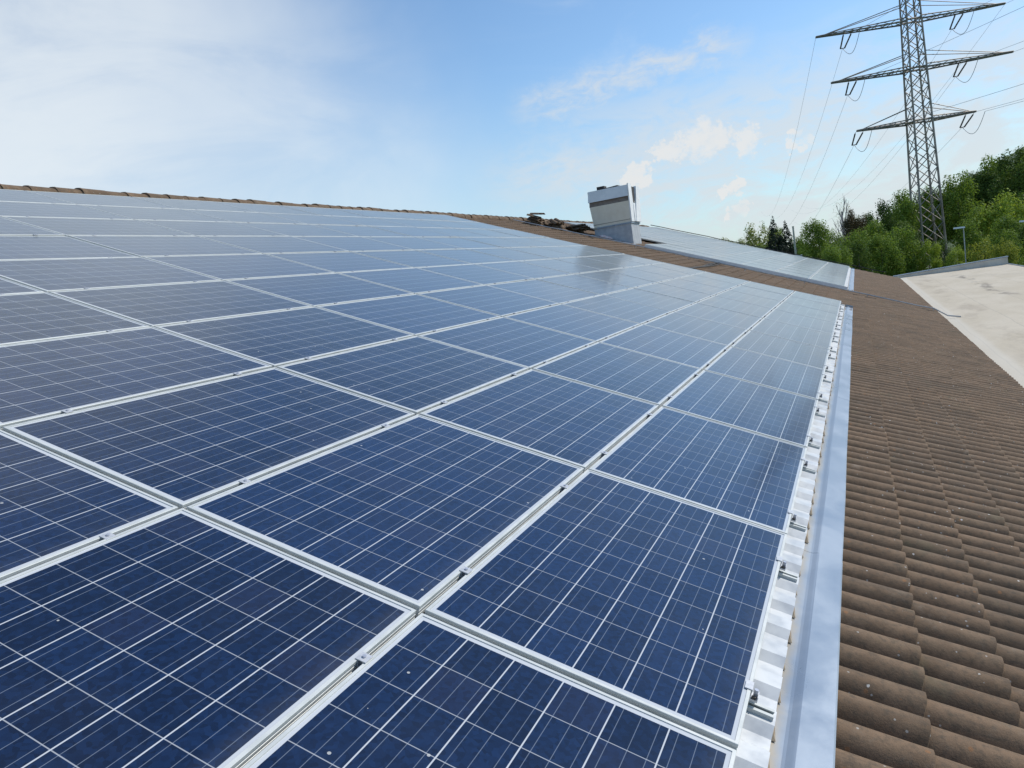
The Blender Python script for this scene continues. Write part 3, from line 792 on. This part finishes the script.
cp = [rp(10.3 - k * 0.42, 21.45 + 0.05 * sin(k * 1.3) + random.gauss(0, .012), -0.045 + random.gauss(0, 0.006)) for k in range(31)]
cp += [Vector((2.45, 21.5, -1.08)), Vector((2.75, 21.45, -1.14))]
conductor('lightning_conductor', cp, 0.020, M['cable'], 'thin grey lightning conductor crossing the bare tile strip down to the flat roof', 'conductor')
cp2 = [rp(10.6 - k * 0.65, 41.15 + random.gauss(0, .01), 0.035 + random.gauss(0, 0.01)) for k in range(20)]
conductor('lightning_conductor', cp2, 0.022, M['black_cable'], 'dark conductor cable along the far gable edge behind the far array', 'conductor')
for q in range(3):
    pts = [rp(3.55 + 0.05 * q + 0.05 * sin(k * .7 + q), 16.4 + k * 0.6, -0.085 + 0.012 * (q % 2) + random.gauss(0, .004)) for k in range(11)]
    tag(MB().tube(pts, 0.017, 6).build('array_cable', M['black_cable']), 'black cable in the bundle crossing bare tiles between the two arrays', 'cable', 'black cables between the arrays')

# ------------------------------------------------------------------ power pylon and lines
PC = Vector((8.06, 100.0, 0.0)); ANG = radians(19)
AD = Vector((cos(ANG), sin(ANG), 0)); BD = Vector((-sin(ANG), cos(ANG), 0))
def rad(z): return 1.83 - (z + 2.86) * 0.0264
def corner(k, z):
    s = rad(z) / sqrt(2); sx = (1, 1, -1, -1)[k]; sy = (-1, 1, 1, -1)[k]
    return AD * (s * sx) + BD * (s * sy) + Vector((0, 0, z - GZ))
ZTOP = 33.0
pylon = tag(empty('power_pylon', (PC.x, PC.y, GZ)), 'tall grey steel lattice power pylon with three crossarms rising behind the trees', 'pylon')
for k in range(4):
    MB().tube([corner(k, GZ - 0.3), corner(k, ZTOP)], 0.135, 4, 0.085).build('leg', M['steel_tower'], pylon)
br = MB(); z = GZ
while z < ZTOP - 0.5:
    hgt = rad(z) * 1.25; z1 = min(z + hgt, ZTOP)
    for k in range(4):
        a0, a1, b0_, b1_ = corner(k, z), corner(k, z1), corner((k + 1) % 4, z), corner((k + 1) % 4, z1)
        br.tube([a0, b1_], 0.052, 4); br.tube([b0_, a1], 0.052, 4)
    z = z1
br.build('bracing', M['steel_tower'], pylon)
FAR_D = Vector((-0.1246, 0.9922, 0)).normalized(); NEAR_D = Vector((0.43, -0.90, 0)).normalized()
def P3(a, b, z): return AD * a + BD * b + Vector((0, 0, z - GZ))
attach = []
for (z, left, right, ins, ties) in ((24.4, 10.4, 10.0, (6.9, 5.2), 1.75), (19.15, 9.2, 10.5, (6.8, 5.2), 1.65), (13.4, 6.9, 6.15, (6.6, 5.5), 1.6)):
    arm = MB(); s = rad(z) / sqrt(2)
    for sgn, ln in ((-1, left), (1, right)):
        for b in (-s, s):
            tip = P3(sgn * ln, 0.10 * (1 if b > 0 else -1), z)
            root_ = P3(sgn * s, b, z - 0.12)
            arm.tube([root_, tip], 0.10, 4, 0.07)
            arm.tube([P3(sgn * s, b, z + 0.22), tip + Vector((0, 0, 0.10))], 0.07, 4, 0.05)
            arm.tube([P3(sgn * s, b, z + ties), P3(sgn * ln * 0.93, 0.1 * (1 if b > 0 else -1), z + 0.08)], 0.045, 4)
        nb = 11
        for q in range(nb):
            f0, f1 = q / nb, (q + 1) / nb
            w0, w1 = s * (1 - f0) + .1 * f0, s * (1 - f1) + .1 * f1
            x0_, x1_ = s + (ln - s) * f0, s + (ln - s) * f1
            g = 1 if q % 2 else -1
            arm.tube([P3(sgn * x0_, g * w0, z - 0.12 * (1 - f0)), P3(sgn * x1_, -g * w1, z - 0.12 * (1 - f1))], 0.04, 4)
            for g2 in (-1, 1):
                arm.tube([P3(sgn * x0_, g2 * w0, z + (0.22 * (1 - f0) + .08 if q % 2 else -0.1 * (1 - f0))), P3(sgn * x1_, g2 * w1, z + (-0.1 * (1 - f1) if q % 2 else 0.22 * (1 - f1) + .08))], 0.03, 4)
    arm.tube([P3(-s, -s, z), P3(s, -s, z)], 0.11, 4); arm.tube([P3(-s, s, z), P3(s, s, z)], 0.11, 4)
    arm.build('crossarm', M['steel_tower'], pylon)
    for sgn, off in ((-1, ins[0]), (1, ins[1])):
        im = MB(); top = P3(sgn * off, 0, z - 0.1)
        bot = top + FAR_D * 1.9 + Vector((0, 0, -1.15)) - AD * 0.45
        sp = AD * 0.42
        for g in (-1, 1):
            im.tube([top + sp * g, top + sp * g + (bot - top) * 0.12], 0.03, 5)
            im.tube([top + sp * g + (bot - top) * 0.12, bot + sp * g * 0.55], 0.085, 7)
        im.tube([bot - sp * 0.6, bot + sp * 0.6], 0.05, 5)
        im.build('insulator', M['insul'], pylon)
        base = Vector((PC.x, PC.y, GZ))
        nb_ = top + NEAR_D * 1.8 + AD * 0.5 + Vector((0, 0, -0.25))
        lm = MB()
        lp = []
        for q in range(13):
            f = q / 12; lp.append(bot.lerp(nb_, f) + Vector((0, 0, -1.5 * sin(pi * f))))
        lm.tube(lp, 0.030, 5); lm.build('jumper_loop', M['wire'], pylon)
        attach.append((base + bot, base + nb_, z, sgn))
    attach.append((Vector((PC.x, PC.y, GZ)) + P3(-left, 0, z), None, z, -2))
    attach.append((Vector((PC.x, PC.y, GZ)) + P3(right, 0, z), Vector((PC.x, PC.y, GZ)) + P3(right, 0, z), z, 2))


def span(p, d, ln, sag, dz_, r, name, label):
    e = p + d * ln + Vector((0, 0, dz_)); pts = []
    for k in range(41):
        f = (k / 40) ** 1.0
        q = p.lerp(e, f); q.z -= sag * 4 * f * (1 - f); pts.append(q)
    tag(MB().tube(pts, r, 5).build(name, M['wire']), label, 'power line', 'power lines on the pylon')


LV_ = {24.4: 'top', 19.15: 'middle', 13.4: 'bottom'}
for (fa, ne, z, sgn) in attach:
    side = 'left' if sgn < 0 else 'right'
    what = 'from the insulators' if abs(sgn) == 1 else 'from the tip'
    if fa is not None and not (abs(sgn) == 2 and z < 15):
        if abs(sgn) == 1 or z > 20:
            span(fa, FAR_D, 330, 9.0, -2, 0.015, 'power_line', 'power line running away %s of the %s arm on its %s side' % (what, LV_[z], side))
    if ne is not None:
        span(ne, NEAR_D, 300, 6.0, 4, 0.016, 'power_line', 'power line coming nearer %s of the %s arm on its %s side' % (what, LV_[z], side))

# ------------------------------------------------------------------ trees, shrubs
def crown_mesh(name, m, seed, n_leaf, leaf, shape='round', sparse=0.0):
    """leaf faces spread through clumps in a unit crown: x,y in -1..1, z in 0..1"""
    R = random.Random(seed); vs, fs = [], []
    clumps = []
    nc = 46 if shape != 'conifer' else 110
    for k in range(nc):
        if shape == 'conifer':
            z = R.random() ** 1.25; rr = (1 - z) * 0.95 * R.uniform(0.55, 1.05) + 0.03; a = R.uniform(0, 2 * pi)
            clumps.append((Vector((rr * cos(a) * 0.8, rr * sin(a) * 0.8, z * 0.97 - 0.02 * rr)), 0.30 * (1.12 - z), 0.07))
        else:
            while True:
                p = Vector((R.uniform(-1, 1), R.uniform(-1, 1), R.uniform(-1, 1)))
                if 0.25 < p.length < 1: break
            lowf = 1.0 if p.z > -0.3 else 0.85
            if shape == 'tall': p.x *= 0.8 + 0.3 * (0.5 - abs(p.z)); p.y *= 0.85
            s = R.uniform(0.16, 0.34)
            q = Vector((p.x * 0.82 * lowf, p.y * 0.82 * lowf, 0.5 + p.z * 0.42))
            clumps.append((q, s, s * 0.55))
    tot = sum(c[1] ** 2 for c in clumps)
    for c, s, sz in clumps:
        for k in range(max(4, int(n_leaf * s * s / tot))):
            d = Vector((R.gauss(0, 1), R.gauss(0, 1), R.gauss(0, 1))).normalized() * (R.random() ** 0.45)
            p = c + Vector((d.x * s, d.y * s, d.z * sz))
            an = Vector((1, 1, 0.36 if shape != 'conifer' else 0.5))
            nrm = (d + Vector((R.gauss(0, .5), R.gauss(0, .5), R.gauss(0, .5) + 0.35))).normalized()
            t = nrm.cross(Vector((R.gauss(0, 1), R.gauss(0, 1), R.gauss(0, 1)))).normalized(); b_ = nrm.cross(t)
            l = leaf * R.uniform(0.6, 1.3); w = l * R.uniform(0.45, 0.8)
            i = len(vs)
            vs += [p + an * e_ for e_ in (-t * l, b_ * w * 0.8 - t * l * .1, t * l, -b_ * w * 0.8 + t * l * .1)]
            fs.append((i, i + 1, i + 2, i + 3))
    me = bpy.data.meshes.new(name); me.from_pydata([tuple(v) for v in vs], [], fs); me.materials.append(m); me.update()
    return me


def trunk_mesh(seed, bare=False):
    R = random.Random(seed); mb = MB()
    pts = [Vector((0, 0, 0))]
    for k in range(5): pts.append(pts[-1] + Vector((R.gauss(0, .012), R.gauss(0, .012), 0.16)))
    mb.tube(pts, 0.035, 7, 0.012)
    for k in range(26 if bare else 9):
        a = R.uniform(0, 2 * pi); zz = R.uniform(0.28, 0.62 if not bare else 0.78); p0 = pts[min(4, int(zz / 0.16))].lerp(pts[min(5, int(zz / 0.16) + 1)], (zz / 0.16) % 1)
        ln = R.uniform(0.10, 0.20) * (1 if bare else 0.6); d = Vector((cos(a), sin(a), R.uniform(0.7, 1.6))).normalized()
        p1 = p0 + d * ln * .5; p2 = p1 + (d + Vector((0, 0, .35))).normalized() * ln * .6
        mb.tube([p0, p1, p2], 0.012, 5, 0.003)
        if bare:
            for q in range(4):
                d2 = (d + Vector((R.gauss(0, .6), R.gauss(0, .6), R.gauss(0.3, .4)))).normalized()
                s_ = p0.lerp(p2, R.uniform(.4, 1)); mb.tube([s_, s_ + d2 * ln * .5], 0.004, 4, 0.0015)
    me = bpy.data.meshes.new('trunk'); me.from_pydata([tuple(v) for v in mb.v], [], mb.f); me.materials.append(M['bark_pale'] if bare else M['bark']); me.update()
    return me


CR = {
    'mid': [crown_mesh('crown_mid', M['leaf_mid'], 11, 9000, 0.045), crown_mesh('crown_mid', M['leaf_mid'], 12, 9000, 0.045, 'tall')],
    'dark': [crown_mesh('crown_dark', M['leaf_dark'], 21, 9000, 0.045), crown_mesh('crown_dark', M['leaf_dark'], 22, 9000, 0.042, 'tall')],
    'bright': [crown_mesh('crown_bright', M['leaf_bright'], 31, 7500, 0.050), crown_mesh('crown_bright', M['leaf_bright'], 32, 7500, 0.050)],
    'yellow': [crown_mesh('crown_yellow', M['leaf_yellow'], 41, 4500, 0.060)],
    'purple': [crown_mesh('crown_purple', M['leaf_purple'], 51, 7500, 0.045)],
    'conifer': [crown_mesh('crown_conifer', M['leaf_conifer'], 61, 8000, 0.045, 'conifer')],
    'pale': [crown_mesh('crown_pale', M['leaf_pale'], 71, 4500, 0.050)],
    'bare': [crown_mesh('crown_bare', M['leaf_pale'], 81, 500, 0.035, 'tall')],
}
TR = [trunk_mesh(1), trunk_mesh(2), trunk_mesh(3)]; TRB = trunk_mesh(9, True)
cnt = 0


def tree(name, x, y, ztop, cw, ch, kind, label, cat='tree', group=None):
    """cw = crown width, ch = crown height in metres"""
    global cnt; cnt += 1
    gz = ground_z(x, y)
    r = empty(name, (x, y, gz), (0, 0, (cnt * 2.4) % 6.28)); tag(r, label, cat, group)
    H = ztop - gz
    if kind != 'conifer': ch = min(ch, 1.45 * cw)
    t = bpy.data.objects.new('trunk', TRB if kind == 'bare' else TR[cnt % 3]); COL.objects.link(t); t.parent = r
    k = H / 0.86; t.scale = (k * (0.40 if name != 'bush' else 0.25),) * 2 + (k * 0.90,)
    if kind == 'bare': t.scale = (k * 0.42, k * 0.42, k * 0.93)
    me = CR[kind][cnt % len(CR[kind])]
    c = bpy.data.objects.new('crown', me); COL.objects.link(c); c.parent = r
    c.scale = (cw / 2, cw / 2, ch); c.location = (0, 0, H - ch * 0.99)
    return r


T = [
 # far left beyond the hall
 ('tree', -12.75, 120, 6.2, 6.2, 9.5, 'pale', 'pale olive feathery tree left of the dark conifers'),
 ('tree', -10.6, 122, 4.9, 3.6, 8.0, 'mid', 'small mid green tree squeezed between the pale tree and the dark conifers'),
 ('tree', -8.70, 100, 5.55, 4.8, 6.5, 'conifer', 'tall dark conifer, the left one of the pair beyond the far array'),
 ('tree', -7.45, 101, 4.80, 4.6, 6.2, 'conifer', 'slightly shorter dark conifer, right one of the pair beyond the far array'),
 ('tree', -8.2, 135, 3.2, 5.5, 6.0, 'mid', 'low green tree showing behind the pale pole'),
 ('tree', -2.75, 75, 3.75, 3.7, 10.0, 'mid', 'round dense green tree standing alone right of the pale pole'),
 ('tree', -1.75, 78, 2.5, 3.2, 8.0, 'mid', 'lower green tree leaning against the right side of the round tree'),
 ('tree', -1.0, 110, 7.1, 3.4, 8.5, 'bare', 'thin nearly bare tree with pinkish twigs above the shrubs'),
 ('tree', 0.35, 100, 4.8, 3.4, 9.0, 'purple', 'purple brown leaved tree right of the bare tree'),
 ('tree', 1.6, 104, 4.4, 3.6, 8.0, 'dark', 'dark green tree between the purple tree and the pylon woods'),
 ('tree', 2.95, 95, 5.45, 4.6, 10.0, 'dark', 'dark green tree with a ragged top left of the pylon'),
 ('tree', 5.3, 99, 5.2, 4.6, 10.5, 'mid', 'mid green tree just left of the pylon legs'),
 ('tree', 7.2, 128, 7.4, 6.0, 12.0, 'mid', 'tall tree whose top shows behind the pylon'),
 ('tree', 9.3, 112, 6.7, 5.2, 11.0, 'mid', 'green tree directly behind the right pylon leg'),
 ('tree', 12.3, 110, 7.4, 7.0, 12.5, 'mid', 'broad mid green tree right of the pylon'),
 ('tree', 15.3, 121, 8.3, 5.0, 12.5, 'dark', 'dark tree stepping up behind the broad tree right of the pylon'),
 ('tree', 17.3, 120, 9.5, 6.2, 13.5, 'mid', 'tall green tree second from the right edge of the woods'),
 ('tree', 16.6, 96, 8.6, 5.8, 13.0, 'dark', 'tallest dark tree at the right edge of the photo'),
 ('tree', 19.6, 100, 9.6, 7.0, 15.0, 'dark', 'dark tree cut by the right edge of the photo'),
 ('tree', 13.0, 82, 3.4, 5.4, 8.5, 'bright', 'fresh bright green tree below the tallest dark tree'),
 ('tree', 11.0, 84, 2.6, 4.0, 8.0, 'mid', 'mid green lower tree left of the fresh bright tree'),
 ('tree', 15.6, 86, 3.6, 5.2, 9.5, 'dark', 'shaded dark tree right of the fresh bright tree'),
 # shrubs in front
 ('bush', -3.0, 66, 0.95, 3.2, 6.5, 'dark', 'dark shrub at the foot of the round tree'),
 ('bush', -1.0, 66, 1.15, 3.4, 7.0, 'mid', 'green shrub right of the round tree foot'),
 ('bush', 0.6, 68, 1.45, 3.6, 8.0, 'dark', 'dark shrub below the purple tree'),
 ('bush', 2.2, 70, 1.55, 3.6, 8.5, 'mid', 'wide green shrub in the middle of the hedge left of the pylon'),
 ('bush', 3.9, 72, 1.75, 3.8, 8.5, 'mid', 'tall green shrub near the left pylon legs'),
 ('bush', 0.0, 84, 2.35, 4.4, 8.5, 'mid', 'round shrub between the round tree and the purple tree'),
 ('bush', 2.2, 86, 2.9, 4.4, 9.5, 'mid', 'leafy shrub below the dark ragged tree'),
 ('bush', 4.7, 88, 2.6, 4.2, 9.5, 'dark', 'dark shrub behind the left pylon legs'),
 ('bush', 7.6, 108, 3.6, 5.0, 10.0, 'dark', 'dark shrub seen between the pylon legs'),
 ('bush', 5.9, 72, 0.25, 2.4, 6.5, 'bright', 'light green bush at the foot of the pylon'),
 ('bush', 7.3, 76, 0.35, 2.6, 6.5, 'dark', 'dark bush right of the pylon foot'),
 ('bush', 7.0, 63, -0.35, 1.8, 4.0, 'bright', 'small bush left of the street lamp post'),
 ('bush', 8.6, 62, 0.25, 2.6, 5.0, 'yellow', 'yellow green flowering bush right of the street lamp'),
 ('bush', 9.6, 61, -0.05, 1.9, 4.6, 'yellow', 'second yellow green bush by the right end of the parapet'),
 ('bush', 10.6, 66, 0.35, 3.0, 6.5, 'mid', 'green bush beyond the parapet right end'),
 ('bush', 12.0, 68, 0.75, 3.2, 7.0, 'dark', 'dark bush at the right photo edge above the flat roof'),
 ('bush', 9.6, 78, 1.55, 3.8, 8.0, 'mid', 'green shrub behind the street lamp head'),
 ('bush', 11.9, 73, 1.5, 3.6, 8.0, 'mid', 'shrub left of the lamp head at the photo edge'),
 ('bush', -21.4, 140, 5.2, 6.0, 6.0, 'pale', 'leftmost pale bush peeping over the far gable'),
 ('bush', -18.2, 140, 4.6, 5.0, 5.5, 'pale', 'second pale bush from the left over the far gable'),
 ('bush', -15.6, 138, 4.1, 5.0, 5.5, 'pale', 'third pale bush, next to the pale olive tree'),
 ('bush', -12.2, 112, 2.7, 5.2, 6.0, 'mid', 'green hedge bush below the pale olive tree'),
 ('bush', -9.6, 112, 2.3, 5.0, 6.0, 'dark', 'dark hedge bush around the feet of the conifers'),
 ('bush', -6.4, 110, 1.7, 4.2, 5.5, 'mid', 'green hedge bush right of the conifers'),
 ('bush', -5.0, 92, 1.2, 3.4, 5.5, 'mid', 'low bush behind the pale pole foot'),
]
for (nm, x, y, zt, cw, ch, kd, lb) in T: tree(nm, x, y, zt, cw, ch, kd, lb, 'tree' if nm == 'tree' else 'bush')
# more of the wood behind, filling the gaps between the crowns
RW_ = random.Random(5)
for k in range(26):
    x = 1 + 26 * (k % 13) / 12 + RW_.uniform(-.8, .8); y = (122 if k < 13 else 140) + RW_.uniform(-5, 5)
    zt = 3.6 + max(0, x - 3) * 0.30 + RW_.uniform(-.8, .4)
    tree('tree', x, y, zt, RW_.uniform(5, 6.5), RW_.uniform(11, 13), 'dark' if k % 2 else 'mid', 'one of the trees filling the wood behind the pylon', 'tree', 'trees filling the wood behind the pylon')

# ------------------------------------------------------------------ street lamps, poles, far things
def street_lamp(x, y, ztop, label):
    gz = ground_z(x, y); r = tag(empty('street_lamp', (x, y, gz)), label, 'street lamp')
    H = ztop - gz
    MB().tube([(0, 0, 0), (0, 0, H)], 0.06, 8, 0.032).build('pole', M['post'], r)
    h = MB(); h.hexa([(-0.62, -0.14, H - .02), (0.10, -0.10, H - .05), (0.10, 0.10, H - .05), (-0.62, 0.14, H - .02), (-0.60, -0.12, H + .09), (0.08, -0.07, H + .06), (0.08, 0.07, H + .06), (-0.60, 0.12, H + .09)])
    h.build('lamp_head', M['lamp_white'], r)
street_lamp(7.40, 62, 0.97, 'slim street lamp with white flat head between the pylon and the yellow bush')
street_lamp(10.75, 58, 0.80, 'street lamp whose white head shows at the right photo edge')
pole = tag(empty('utility_pole', (-5.45, 85, GZ)), 'slim pale utility pole standing between the conifers and the round tree', 'pole')
MB().tube([(0, 0, 0), (0, 0, 11.0)], 0.15, 8, 0.09).build('shaft', M['wood_post'], pole)
MB().box(-0.10, 0.10, -0.10, 0.10, 11.001, 11.08).build('pole_cap', M['wood_post'], pole)
ht = tag(empty('small_house', (-9.5, 150, GZ)), 'small white house glimpsed right of the conifers', 'house')
MB().box(-2.2, 2.2, -2, 2, 0, 8.6).build('wall', M['white_metal'], ht)
MB().add([(-2.5, -2.3, 8.61), (2.5, -2.3, 8.61), (2.5, 2.3, 8.61), (-2.5, 2.3, 8.61), (0, -2.3, 9.7), (0, 2.3, 9.7)],
         [(3, 2, 1, 0), (0, 1, 4), (2, 3, 5), (1, 2, 5, 4), (3, 0, 4, 5)]).build('roof', M['brown_strip'], ht)
sg = tag(empty('road_sign', (-3.55, 60, GZ)), 'small white road sign left of the round tree', 'sign')
MB().tube([(0, 0, 0), (0, 0, 8.15)], 0.04, 6).build('post', M['post'], sg)
MB().box(-0.22, 0.22, -0.06, -0.045, 7.9, 8.25).build('sign_plate', M['lamp_white'], sg)
